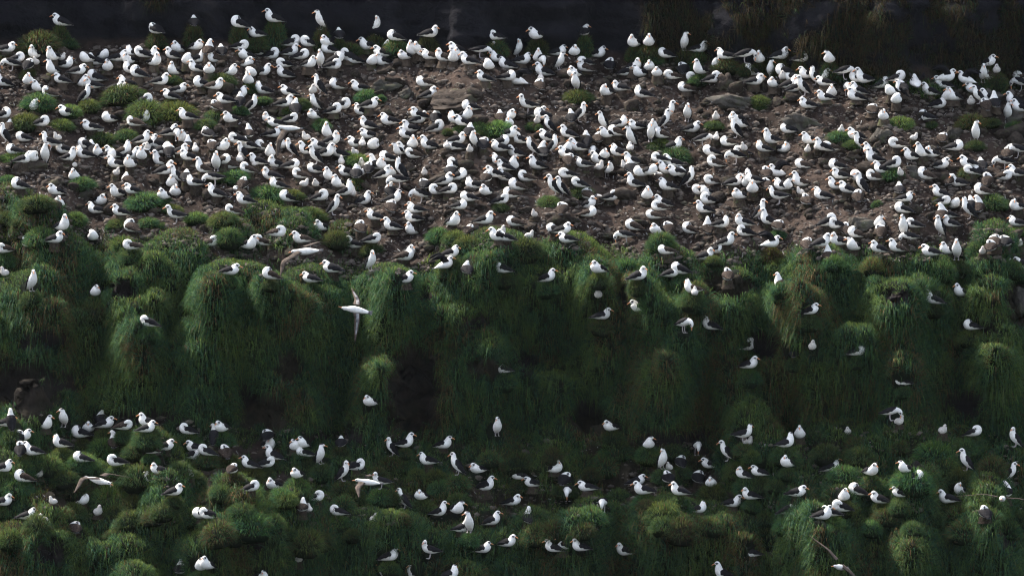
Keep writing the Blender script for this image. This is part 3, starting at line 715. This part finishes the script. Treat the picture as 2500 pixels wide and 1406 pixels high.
# ------------------------------------------------------------------ who stands where (tile origin; x, y of the feet in tenths of a 4.686x enlargement)
BIRDS = {
(0,0): "70,31L 179,40kP 222,31B 7,61R 19,71RP 13,82LD 32,80BP 41,67l 41,74lC 61,69lT 70,69RC 74,78R 60,84lT 88,85R 100,71lP 110,75L 117,68rP 123,81F 134,70R 149,73l 153,66L 163,66LP 171,66R 176,75rT 198,67L 204,60l 214,73FP 224,57r 226,72RT 225,82L 199,86lT 158,88LP 150,84L 182,97R 71,95L 33,97F 45,105l 58,111kPb 94,99r 110,94LP 107,102L 132,104R 147,100L 140,104RC 96,119RU 204,106R 196,115L 165,120RP 40,127F 78,133L 4,135RP 126,140lP 163,140R 215,137L 3,99L 231,100LP",
(500,0): "39,33LP 79,27L 60,44L 133,35lU 154,46B 196,41rU 218,48LP 4,62BTb 40,57RP 99,53RP 118,53LP 140,53l 143,61LP 188,57L 210,60B 12,72Lb 19,63B 48,68l 47,77rb 61,63LP 75,68RP 97,64R 110,68RP 119,77r 91,77LP 132,78FU 146,79RP 150,72RP 164,69LP 171,73L 191,74FP 203,65L 204,75L 229,68l 5,84F 29,86r 65,86R 53,88FP 50,97F 92,89L 131,108LU 124,107FC 152,102LPb 179,105L 10,102Rb 38,112R 24,118L 14,125kPb 40,122B 67,107L 96,109L 52,130RU 90,122R 127,127lU 104,129B 147,130RP 156,125RP 180,132L 188,124R 125,136l 30,140l 75,141L 97,140RP 212,143L",
(1000,0): "22,44R 99,47LP 146,46l 199,42B 10,60l 4,63lT 54,60L 15,65LP 24,68Lb 39,70Lb 50,71FT 57,68l 69,74L 81,67RD 100,61l 124,66rU 102,71L 128,73R 147,70FT 151,79FD 169,64R 188,64F 214,66R 201,75LP 171,80rU 91,80FP 112,79L 86,93L 111,92RP 124,97LW 18,99LPb 22,112R 70,127LP 154,87L 189,88l 150,93BC 149,102BPb 201,82Lb 190,104FU 226,109l 229,80BP 134,130LH 64,136r 113,136r 104,139Bb 145,134R 153,137LP 194,140RU 185,140B 11,136L 54,141L 30,139B",
(1500,0): "23,55l 39,54F 59,69LP 80,59FU 96,61R 119,78l 128,69L 150,74RD 166,73F 189,69R 213,72R 22,80r 39,80F 14,87RP 31,88l 49,87F 66,91LPb 79,84BP 98,86lT 91,94LP 112,95RP 121,92FC 157,86LP 179,90FU 195,86LP 159,97R 168,93lC 192,91FC 204,93L 183,100l 200,101R 206,105RP 222,90L 217,110LU 229,98LU 8,104L 33,112L 82,105LPb 62,139RU 83,139FU 116,137FC 222,124L 140,140l",
(2000,0): "12,73F 15,86kT 4,92r 7,98L 29,94RD 52,98LT 44,97L 72,101RP 83,109lP 89,96RP 110,102BW 144,96RW 168,98LW 187,97FU 193,77R 203,85FC 198,93LPb 8,115L 14,111F 32,110FD 45,108L 42,115L 94,112LU 96,103B 88,118FPb 127,109L 142,104L 136,124R 146,114F 154,115l 178,106L 183,119LU 194,116L 174,120FC 191,125BPb 201,123BT 61,130BPb 74,137F 123,138LP 215,139FU 224,121L 230,128L 230,105LD 231,94LPb",
(0,280): "47,13RP 105,18L 114,20LC 155,13kPb 193,24R 5,33LU 10,19Bb 28,31LP 66,29LC 57,42LH 51,56FU 74,44L 17,45LP 38,54FPb 26,55R 79,52RT 84,60LC 98,39LP 97,50L 105,44B 115,48l 123,51rP 141,46RTb 134,60L 130,50L 150,60l 150,51R 162,51F 162,32R 171,37R 169,40FC 181,38L 184,44R 174,47L 203,30FD 210,31F 215,41BT 206,45R 216,52L 204,52L 184,58LTb 194,47B 224,43BC 232,66LTb 188,68R 202,79LU 224,81L 213,76B 133,69rC 86,75F 23,85LP 64,92l 68,109F 114,103r 135,94l 152,90L 147,80kb 188,97l 201,93F 197,83F 111,113L 138,115L 71,135rT 201,125LH 151,134kPb",
(500,280): "31,12l 50,26BTb 82,13L 95,9RP 4,25kP 38,33LP 51,39L 9,40BPb 20,41r 77,26R 66,41LPb 44,53LU 13,65FU 20,56RPb 30,62LPb 40,54BC 49,66LPb 57,59BC 61,57L 75,48FT 67,61LP 81,61L 98,62RP 99,48LU 88,39F 116,29LC 141,26lT 145,34R 118,45L 131,40L 138,48R 127,57LU 152,54LH 127,67LP 174,37L 180,36BC 187,16L 188,27L 193,40FP 215,14L 231,27L 222,52lH 230,45L 172,46lC 195,62kT 204,63l 210,53LP 179,60FC 156,57BC 163,70L 144,75l 153,83l 173,74B 179,69LC 187,67BP 204,72R 213,71F 224,73LU 222,85LD 162,92RT 169,93BC 110,73LPb 77,74L 84,84L 113,82RC 127,82FC 11,82LD 13,94L 43,84BPb 41,94kPb 47,105L 33,114LPb 95,99LP 132,98RP 147,115RU 181,103R 215,100R 212,92B 213,111BPb 195,120L 215,132L 133,133l 178,134BPb",
(1000,280): "9,10R 30,9B 30,20RP 60,13L 64,4F 113,14F 105,9BPb 113,26R 125,33LP 68,24B 74,39lU 23,39L 53,33R 53,41LP 42,39BC 69,43FC 84,38BP 3,38F 3,20L 5,50LPb 104,35RP 104,42L 122,48L 140,46LU 153,48BT 164,45RU 160,21LU 158,30L 182,26L 187,12BP 222,18lU 227,26l 216,32BPb 193,41L 202,34B 180,49L 178,42r 182,56BPb 146,10FC 52,61LP 103,57L 119,62FT 146,62L 152,52B 200,60L 214,50LP 223,50F 218,56L 217,63RC 226,73rH 181,72LP 17,69FC 47,69B 56,75RP 40,80R 17,85BP 32,91LPb 45,90RP 12,102LD 75,85L 88,92l 87,77BPb 97,72L 109,75L 109,63L 134,76LPb 123,86LPb 117,95LPb 68,99LP 166,93LU 174,93LU 194,84LP 204,96kPb 56,108RP 104,102RP 8,112L 5,122L 49,127r 85,125R 121,127LPb 143,117lC 175,113BPb 204,107R 204,117RPb 216,103BPb 229,98RP 67,138BPb 105,137rC 103,144L 166,135LP 174,136R 3,137lb",
(1500,280): "5,14R 2,24LPb 26,17L 43,17F 20,37lU 41,31FU 54,28LPb 58,16RU 88,20R 102,37RD 116,29BC 139,27LU 144,15l 131,36LPb 146,47LP 148,41lC 138,57LD 111,47LP 116,60LPb 180,33LT 171,42L 192,43r 200,21LP 175,26BC 224,33l 221,43FC 232,40FC 67,40R 18,41BC 5,47L 21,57L 52,54LP 19,66B 31,70lP 40,69rP 12,62LC 68,60L 61,67L 72,70L 51,77BPb 23,83LT 61,86L 80,72l 84,83RU 112,80LPb 136,81R 147,76R 160,78L 152,82F 158,89F 174,85BPb 174,71BPb 187,71LW 193,86L 213,82LTb 217,62LPb 188,103LH 197,85F 213,91LC 220,103BPb 37,96F 99,91LP 107,93l 108,102LP 103,112L 143,96l 55,105L 52,110LPb 46,119LPb 166,120RU 175,125LT 22,132LPb 49,136l 62,136BPb 86,136LPb 107,136BTb 121,129R 148,127L 187,133BPb 150,139LP",
(2000,280): "25,21FC 42,28L 46,42LU 4,41L 13,42LPb 90,38LPb 108,29RC 141,31BPb 154,41RP 179,31FU 59,46l 63,55LT 84,62RP 73,67L 93,70FC 64,75LPb 107,52L 118,48lT 129,49l 138,62R 122,74LPb 148,80BPb 160,82L 171,61L 174,68LP 183,70LT 186,63B 192,81BPb 211,75RPb 211,64LD 215,50BPb 226,50LD 227,70L 21,63LP 25,73L 45,76LP 20,85Lb 32,89L 48,90LU 44,99BPb 5,97L 97,99R 92,90B 96,112LP 139,95L 140,103RP 153,107rP 140,119BTb 148,118L 151,128L 172,119LU 173,108B 182,111BTb 187,91LPb 227,109l 227,127L 69,129F 10,127RP 20,130LP 30,136BPb 42,140LPb 71,139BPb 96,139FU 109,129LP 137,139lU",
(0,560): "32,20BP 6,28LPb 62,15R 107,15FP 151,24LPb 6,56LC 36,72rU 109,77F 170,112LP",
(500,560): "6,19RPb 50,25r 65,18LPb 82,11RPb 112,15Lb 172,21L 191,17RP 228,35RPb 233,31r 28,53R 75,58LPb 146,49L 122,62L 190,50rU 229,61R",
(1000,560): "46,33R 40,46RW 107,51L 66,53B 157,61R 216,51l 216,81FC 219,104R 110,13L 136,11RC 181,18L",
(1500,560): "13,17LD 60,28LPb 128,18R 117,28RP 103,35R 178,23RW 220,25BPb 27,59R 75,52LP 64,57R 90,74LTb 92,78BC 130,58BPb 191,69kTb 30,95L 80,121rD 110,117L 224,98R 151,139RP",
(2000,560): "2,22R 10,36BTb 23,18L 40,24l 32,18LC 68,29L 89,28Lb 104,18LD 128,33L 146,28l 157,36FU 187,28FC 196,27BPb 201,18BPb 213,19BP 229,19rC 222,44Lb 233,46L 131,86L 162,79l 175,116LP",
(0,840): "6,95R 13,99BU 52,97rT 73,97FU 101,100F 93,108LP 120,97R 117,90B 141,99RPb 169,95L 167,102R 215,104LP 25,109R 20,113BP 24,127BP 38,128L 71,119L 131,119BTb 172,126LPb 188,121R 224,123L 220,131RP 94,136LP 134,140LP",
(500,840): "10,115BU 20,101l 72,112BP 72,120r 24,130BPb 79,133L 104,121F 113,119l 115,130L 133,138rU 156,118B 190,73l 214,129LU 229,119RT 2,128LP",
(1000,840): "107,34LP 100,107FU 38,119R 22,137L 231,100l",
(1500,840): "153,29R 206,15BP 226,9FC 39,120F 148,114RH 153,115RC 94,128FD 129,136LU 196,119RT 212,107F",
(2000,840): "43,14R 96,48LP 82,90RD 91,92RC 33,103FC 141,102rC 177,106RP 223,120LU",
(0,1106): "3,22R 27,34LPb 44,27RC 172,35LP 183,23L 217,28FC 199,49R 93,58rP 61,58LC 128,44FC 112,71rC 31,78R 50,79LC 86,91BPb 3,61R 231,74LP 206,140BT 230,135F",
(500,1106): "52,18L 70,17RP 31,24BPb 20,48rC 53,43RP 80,42l 106,29l 158,33RU 173,19RP 127,54RP 111,66BTb 119,67BC 153,72LP 194,79rC 201,42LH 228,66LU 4,76LP 107,124rC 211,124R 208,142LT 63,147r 3,135l",
(1000,1106): "55,26LU 79,25l 86,42R 125,31L 142,38L 166,22r 177,36BP 204,43L 14,54l 117,62R 34,74RT 53,71r 60,90RT 68,92FU 94,82R 136,79BT 181,57FD 221,70FD 22,123LH 83,116R 111,109R 165,115L 176,109L 196,114L 6,143LT 46,146R",
(1500,1106): "55,19rU 63,19lC 76,16BP 110,17L 198,17l 25,36R 62,36BP 96,33BP 111,39F 148,31L 166,27L 34,48L 75,49L 95,68R 134,61R 157,54L 208,49R 199,69R 13,119L 157,118L 124,144LT",
(2000,1106): "13,20R 58,26r 99,23l 109,33RP 168,21LU 218,35RU 28,55F 43,50LP 69,58L 93,51L 14,73L 25,69LP 162,47l 148,58L 214,50BT 190,73BP 3,78R",
}
HEAD = {'R': 0, 'F': -90, 'L': 180, 'B': 90, 'l': -132, 'r': -48, 'k': 135, 'j': 45}
ROWS = []
for (x0, y0), s in BIRDS.items():
    for tok in s.split():
        a, b = tok.split(','); num = ''.join(ch for ch in b if ch.isdigit()); code = b[len(num):]
        px, py = x0 + int(a) * 10 / 4.686, y0 + int(num) * 10 / 4.686
        f = code[0]; brown = code.endswith('b') and len(code) > 1
        pose = [c for c in code[1:] if c.isupper()]; pose = pose[0] if pose else 'S'
        if any(abs(px - q[0]) < 9 and abs(py - q[1]) < 7 and q[5] != (x0, y0) for q in ROWS): continue
        ROWS.append((px, py, f, pose, brown, (x0, y0)))
# ------------------------------------------------------------------ the long grass
mask = grass.reshape(-1) * ((PXa.reshape(-1) > -120) & (PXa.reshape(-1) < 2620) & (PYa.reshape(-1) < 1470) & (PYa.reshape(-1) > -70))
gm = mask.reshape(NR, NC)[:-1, :-1]
e1 = G[1:, :-1] - G[:-1, :-1]; e2 = G[:-1, 1:] - G[:-1, :-1]
area = np.linalg.norm(np.cross(e1, e2), axis=-1)
prob = (area * gm).ravel(); NB = 480000
pick = nr.choice(len(prob), NB, p=prob / prob.sum())
ri, ci = pick // (NC - 1), pick % (NC - 1)
fu, fv = nr.random(NB)[:, None], nr.random(NB)[:, None]
Pb = G[ri, ci] + e1[ri, ci] * fu + e2[ri, ci] * fv
Nb = N1[ri, ci]
dead = np.clip(sstep(0.54, 0.68, fbm(Pb * np.array([1, 1, 0.55]), 0.85, 3, 55)) * 0.50 + 0.04, 0, 0.9)
# grass is trampled away where birds sit
okb = np.ones(NB, bool)
for r_ in ROWS:
    if r_[1] > 520:
        hp, hn_ = hit(r_[0], r_[1])
        if hp is not None: okb &= ((Pb - (hp + np.array([0, 0, .14]))) ** 2).sum(1) > (.36 if r_[3] != 'C' else .24) ** 2
Pb, Nb, dead = Pb[okb], Nb[okb], dead[okb]; NB = len(Pb)
_, pyb = project(Pb)
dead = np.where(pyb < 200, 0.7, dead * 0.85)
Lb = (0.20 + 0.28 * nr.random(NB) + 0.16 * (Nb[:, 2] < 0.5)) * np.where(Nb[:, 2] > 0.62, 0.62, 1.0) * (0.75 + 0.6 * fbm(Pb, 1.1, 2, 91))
Vb, Qb, Tb, Cb = blades(Pb - Nb * 0.02, Nb, Lb, 0.008 + 0.009 * nr.random(NB) + 0.005 * (Nb[:, 2] < 0.5), blade_color(Pb, dead, 4, 0.45 * sstep(0.45, 0.85, Nb[:, 2])) * np.where(pyb < 200, 0.36, 1.0)[:, None], np.clip(0.45 + 0.4 * nr.random(NB) + 0.2 * np.abs(Nb[:, 1]), 0, 1), 5)  # painted light: sunlit tint on up-facing blades, cliff-top blades darkened as shade
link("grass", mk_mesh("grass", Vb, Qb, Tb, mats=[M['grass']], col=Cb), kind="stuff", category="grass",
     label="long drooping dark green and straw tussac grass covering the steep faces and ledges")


adults = [r for r in ROWS if r[3] != 'C']; chicks = [r for r in ROWS if r[3] == 'C']
order = sorted(adults, key=lambda r: -(r[1] + (260 if r[3] in 'UHD' else 0)))
N_IND = 293
indiv = set(id(r) for r in order[:N_IND])

FACE = {'R': 'facing right', 'L': 'facing left', 'F': 'facing the viewer', 'B': 'seen from behind', 'l': 'turned half left', 'r': 'turned half right', 'k': 'turned away left', 'j': 'turned away right'}
POSEW = {'S': 'sitting', 'T': 'long-necked sitting', 'P': 'resting head-tucked', 'U': 'upright standing', 'W': 'wing-stretching', 'H': 'striding', 'D': 'bowing'}
MASS = {'V': [], 'Q': [], 'T': [], 'qm': [], 'tm': []}; moff = 0
MASSM = ['white', 'brow', 'slate', 'brown', 'bill', 'tail', 'leg']
def place(row):
    global moff
    px, py, f, pose, brown, tile = row
    yaw = HEAD[f] + rnd.uniform(-14, 14)
    key = rnd.choice(VAR[pose])
    k = 1.04 + rnd.uniform(-.06, .06)
    low = py > c1(px) - 15
    perch = 'none'
    if pose == 'C': perch = 'nest'
    elif pose in 'STP': perch = rnd.choices(['nest', 'tussock', 'none'], [.30, .52, .18] if low else [.56, .02, .42])[0]
    elif low and rnd.random() < .55: perch = 'tussock'
    if c1(px) + 30 < py < c2(px) - 20 and perch == 'nest': perch = 'tussock' if pose != 'C' else 'none'
    high = py < c0(px) + 6
    if high: perch = 'tussock'
    base = None
    if perch == 'nest':
        h = rnd.uniform(.09, .24); p, n = hit(px, py + h * PPM)
        if p is not None:
            d = raydir(px, py); tt = (p[1] - CAMP[1]) / d[1]; top = CAMP + d * tt; hh = max(.08, top[2] - p[2])
            r = rnd.uniform(.16, .21) * (0.9 if pose == 'C' else 1.0); nk = rnd.randrange(7); az_ = rnd.uniform(0, 6.28)
            nest_count[0] += 1
            if nest_count[0] > 280 and pose != 'C':
                c2_, s2_ = math.cos(az_), math.sin(az_)
                NV.append((NARR[nk][0] * np.array([r, r, hh])) @ np.array([[c2_, s2_, 0], [-s2_, c2_, 0], [0, 0, 1]]) + p); NQ.append(NARR[nk][1] + sum(len(v_) for v_ in NV[:-1]))
                base = np.array([p[0], p[1], top[2] - hh * 0.08])
        if p is not None and base is None:
            o = link("mud_nest", NESTS[nk])
            o.location = p; o.scale = (r, r, hh); o.rotation_euler = (0, 0, az_)
            REG.append((o, "mud nest under %s" % ("chick" if pose == 'C' else "albatross " + FACE[f]), "nest", px, py, "mud pillar nests"))
            base = np.array([p[0], p[1], top[2] - hh * 0.08])
    elif perch == 'tussock':
        w = rnd.uniform(40, 64)
        p = add_tussock(px, py, w, "grass tussock under albatross %s" % FACE[f], tone='d' if high else rnd.choice(['', '', '', 'd']), hgt=(c0(px) + 22 - py) / PPM if high else None)
        if p is not None:
            d = raydir(px, py); tt = (p[1] - CAMP[1]) / d[1]; base = CAMP + d * tt + np.array([0, -.03, .03])
    if base is None:
        p, n = hit(px, py)
        if p is None: return
        rr, cc = np.unravel_index(np.argmin((PXa - px) ** 2 + (PYa - py) ** 2), PXa.shape)
        base = p + (np.array([0, -.20, .09]) if grass[rr, cc] > .4 else 0)
        if n[2] < 0.6: base = base - raydir(px, py) * 0.30
    ca, sa = math.cos(R(yaw)), math.sin(R(yaw))
    if pose == 'C' or id(row) in indiv:
        me = part_mesh(key, 'body', brown)
        o = link("albatross_chick" if pose == 'C' else "albatross", me)
        kk = k * (rnd.uniform(.85, 1.05) if pose == 'C' else 1)
        o.location = base; o.rotation_euler = (R(rnd.uniform(-4, 4)), R(rnd.uniform(-7, 5)), R(yaw)); o.scale = (kk, kk * rnd.uniform(.94, 1.06), kk * rnd.uniform(.93, 1.07))
        for pt in MODELS[key]:
            if pt != 'body': link(pt.rstrip('2'), part_mesh(key, pt, brown), o)
        if pose == 'C': REG.append((o, "downy grey albatross chick " + FACE[f], "chick", px, py, "albatross chicks"))
        else: REG.append((o, POSEW[pose] + (" brown-winged" if brown else " black-winged") + " albatross " + FACE[f], "albatross", px, py, "nesting albatrosses"))
        return
    tl = R(rnd.uniform(-5, 7)); wob = rnd.uniform(.93, 1.07)
    rot = np.array([[math.cos(tl), 0, math.sin(tl)], [0, 1, 0], [-math.sin(tl), 0, math.cos(tl)]]) @ np.array([[ca, sa, 0], [-sa, ca, 0], [0, 0, 1]])
    for pt, (V, Qp, T, fm, mt) in MODELS[key].items():
        mi = [MASSM.index('brown' if (m == 'slate' and brown) else m) for m in mt]
        MASS['V'].append((V * k * np.array([1, 1, wob])) @ rot + base); MASS['Q'].append(Qp + moff)
        MASS['qm'].append(np.array(mi)[fm.astype(int)] if fm is not None else np.full(len(Qp), mi[0]))
        if len(T): MASS['T'].append(T + moff); MASS['tm'].append(np.full(len(T), mi[0]))
        moff += len(V)
for row in sorted(ROWS, key=lambda r: -r[1]): place(row)
# hummocks that fill the lower ledge between the birds
n_h = 0; spots = []
for k in range(900):
    tx, ty, tw = rnd.uniform(0, 2500), 0, rnd.uniform(44, 92)
    ty = rnd.uniform(c2(tx) + 8, c3(tx) + 25); hpx = tw * .6
    if any(abs(r_[0] - tx) < tw * .55 + 18 and ty - 4 < r_[1] < ty + hpx + 14 for r_ in ROWS): continue
    if any(abs(q_[0] - tx) < 34 and abs(q_[1] - ty) < 18 for q_ in spots): continue
    if add_tussock(tx, ty, tw, tone=rnd.choice(['', '', '', 'd'])) is not None: n_h += 1; spots.append((tx, ty))
    if n_h >= 72: break
link("distant_mud_nests", mk_mesh("distant_mud_nests", np.concatenate(NV), np.concatenate(NQ), mats=[M['nest']], smooth=False), kind="stuff", category="nests", label="farther mud nest mounds under the crowd on the upper rocky slope")
link("distant_albatrosses", mk_mesh("distant_albatrosses", np.concatenate(MASS['V']), np.concatenate(MASS['Q']), np.concatenate(MASS['T']), mats=[M[m] for m in MASSM],
     qm=np.concatenate(MASS['qm']), tm=np.concatenate(MASS['tm'])), kind="stuff", category="bird crowd", label="crowd of farther white and black albatrosses packed on the upper rocky slope")

# ------------------------------------------------------------------ birds on the wing: bill, tail, two wings of (root, wrist, tip) with depth offsets; back direction
def flyer(bill, tail, wa, wb, back, words, depth=-14.0, bd=0.0, td=0.0):
    B = at_depth(*bill, depth + bd); A = at_depth(*tail, depth + td)
    t = B - A; Lb_ = np.linalg.norm(t); t /= Lb_
    ws = [[at_depth(q[0], q[1], depth + q[2]) for q in w] for w in (wa, wb)]
    span = ws[0][2] - ws[1][2]; l = span - t * (span @ t); l /= np.linalg.norm(l); d = np.cross(t, l)
    if d @ np.array(back) < 0: l = -l; d = -d
    L = 0.88; s = Lb_ / L
    S = np.array([(-.36, 0, .0, .012, .05), (-.28, 0, 0, .04, .06), (-.16, 0, 0, .075, .085), (0, 0, 0, .095, .10), (.12, 0, .005, .088, .09), (.21, 0, .02, .066, .066), (.27, 0, .03, .056, .055), (.32, 0, .035, .054, .050), (.37, 0, .03, .036, .034), (.395, 0, .025, .02, .02)], float)
    S = resample(S, 22); V, Qp, T = loft(S, 12)
    fm = np.zeros(len(Qp))
    for ring in (17, 18):
        for k in (2, 9): fm[ring * 12 + k] = 1
    Mx = np.stack([t, l, d]); O = A + t * (0.40 * s)
    tr = lambda X: (X * s) @ Mx + O
    root = link("flying_albatross", mk_mesh("body", tr(V), Qp, T, mats=[M['white'], M['brow']], qm=fm))
    b = resample([(.37, 0, .024, .02, .018), (.42, 0, .02, .016, .013), (.46, 0, .014, .013, .010), (.485, 0, .002, .006, .006)], 6)
    v, q, tt = loft(b, 7); link("bill", mk_mesh("bill", tr(v), q, tt, mats=[M['bill']]), root)
    tv = np.array([(-.33, -.045, .012), (-.33, .045, .012), (-.47, .075, .004), (-.47, -.075, .004), (-.33, -.045, -.012), (-.33, .045, -.012), (-.47, .075, -.004), (-.47, -.075, -.004)])
    link("tail", mk_mesh("tail", tr(tv), [(0, 1, 2, 3), (7, 6, 5, 4), (2, 6, 7, 3)], mats=[M['tail']], smooth=False), root)
    for w in ws:
        P = resample([np.r_[w[0], .22, .22], np.r_[w[0] * .5 + w[1] * .5, .19, .19], np.r_[w[1], .17, .17], np.r_[w[1] * .5 + w[2] * .5, .115, .115], np.r_[w[2], .02, .02]], 13)
        Vw = []
        for k in range(13):
            c = P[k, 3]; p = P[k, :3]; th = .022 * (1 - k / 14)
            sp = P[min(k + 1, 12), :3] - P[max(k - 1, 0), :3]; sp /= np.linalg.norm(sp) + 1e-9
            ch = t - sp * (t @ sp); ch /= np.linalg.norm(ch) + 1e-9
            nn = np.cross(ch, sp); nn = nn if nn @ d > 0 else -nn
            for (cx, cz) in ((.5, 0), (.2, 1), (-.2, .7), (-.5, 0), (-.3, -.3), (.15, -.35)):
                Vw.append(p + ch * c * cx + nn * th * cz)
        Qw, qm = [], []
        for k in range(12):
            for j in range(6):
                Qw.append((k * 6 + j, k * 6 + (j + 1) % 6, (k + 1) * 6 + (j + 1) % 6, (k + 1) * 6 + j)); qm.append(1 if (j in (3, 4, 5) and 0 < k < 10 and j == 4) else 0)
        link("wing", mk_mesh("wing", np.array(Vw), Qw, mats=[M['flywing'], M['underwing']], qm=np.array(qm)), root)
    REG.append((root, words, "flying albatross", bill[0], bill[1], None))
flyer((673, 313), (735, 314), ((708, 306, .2), (735, 310, .9), (767, 326, 1.5)), ((696, 319, -.1), (682, 344, -.5), (675, 385, -.7)), (0, .2, 1), "albatross gliding left over the nests, one wing hanging down")
flyer((704, 618), (782, 611), ((741, 603, .2), (775, 592, .7), (807, 591, 1.2)), ((731, 615, -.1), (694, 639, -.5), (684, 675, -.8)), (0, -.6, 1), "brown-winged albatross gliding left past the grassy brink, back showing")
flyer((827, 748), (903, 763), ((871, 744, .1), (872, 731, .5), (858, 703, 1.0)), ((871, 764, -.1), (872, 778, -.2), (867, 833, -.3)), (0, 1, 0.1), "albatross banking steeply left, white belly and narrow wings against dark grass")
flyer((276, 1185), (212, 1164), ((241, 1167, -.1), (203, 1168, -.5), (181, 1202, -.9)), ((250, 1162, .2), (264, 1156, .6), (320, 1165, 1.2)), (0, -.4, 1), "brown-winged albatross swooping right low over tussocks", bd=-.2, td=.2)
flyer((860, 1173), (931, 1180), ((895, 1162, .2), (905, 1159, .9), (919, 1161, 1.6)), ((884, 1177, -.1), (874, 1190, -.5), (876, 1213, -.9)), (0, .1, 1), "albatross flying left in front of a striding one")
flyer((2444, 1220), (2450, 1214), ((2436, 1212, 0), (2401, 1206, .1), (2335, 1211, .3)), ((2456, 1215, 0), (2490, 1217, .1), (2560, 1236, .3)), (0, .1, 1), "albatross flying head-on with wings spread level", bd=-.42, td=.42)
flyer((2030, 1382), (2070, 1386), ((2043, 1365, 0), (2023, 1342, .1), (1974, 1305, .3)), ((2057, 1381, 0), (2073, 1393, .1), (2112, 1432, .3)), (.5, -.3, 1), "albatross banking toward the viewer with one wing raised high", bd=-.3, td=.3)

# ------------------------------------------------------------------ sea air between the lens and the slope
hv = np.array([(x, y, z) for x in (-60, 60) for y in (CAMP[1] - 15, 45) for z in (Vg[:, 2].min() - 1.5, max(CAMP[2], Vg[:, 2].max()) + 2)])
hq = [(0, 1, 3, 2), (4, 6, 7, 5), (0, 4, 5, 1), (2, 3, 7, 6), (0, 2, 6, 4), (1, 5, 7, 3)]
hm = bpy.data.materials.new("sea_haze"); hm.use_nodes = True; hn = hm.node_tree
hn.nodes.remove(hn.nodes["Principled BSDF"]); pv = hn.nodes.new("ShaderNodeVolumePrincipled")
pv.inputs["Color"].default_value = (0.80, 0.90, 1.0, 1); pv.inputs["Density"].default_value = 0.000011
hn.links.new(pv.outputs[0], hn.nodes["Material Output"].inputs["Volume"])
link("haze", mk_mesh("haze", hv, hq, mats=[hm], smooth=False), kind="stuff", label="thin sea haze in front of the colony", category="haze")

# ------------------------------------------------------------------ labels that single out each thing
def zone_words(px, py):
    z = ("under the cliff" if py < c0(px) + 45 else "on upper rocky slope" if py < 300 else "on middle rocky slope" if py < 440 else "on lower rocky slope" if py < c1(px) - 30
         else "on grassy brink" if py < 720 else "on steep grass face" if py < 1000 else "behind lower ledge" if py < 1110 else "amid lower ledge" if py < 1190 else "along lower ledge rim" if py < 1275 else "on bottom tussocks")
    s = ["far left", "left", "centre left", "centre", "centre right", "right", "far right"][int(min(6, max(0, px // 357.2)))]
    return z + ", " + s
ORD = ["first", "second", "third", "fourth", "fifth", "sixth", "seventh", "eighth", "ninth", "tenth", "eleventh", "twelfth", "thirteenth", "fourteenth", "fifteenth", "sixteenth", "seventeenth", "eighteenth", "nineteenth", "twentieth"]
bucket = {}
for (o, words, cat, px, py, grp) in REG:
    full = words if cat == "flying albatross" else words + " " + zone_words(px, py)
    bucket.setdefault(full, []).append((px, o, cat, grp))
for full, rows in bucket.items():
    rows.sort(key=lambda r: r[0])
    for k, (px, o, cat, grp) in enumerate(rows):
        o["label"] = full if len(rows) == 1 else full + ", " + ORD[min(k, 19)] + " from left"
        o["category"] = cat
        if grp: o["group"] = grp
print("birds", len(ROWS), "adults", len(adults), "chicks", len(chicks), "things", len(REG))
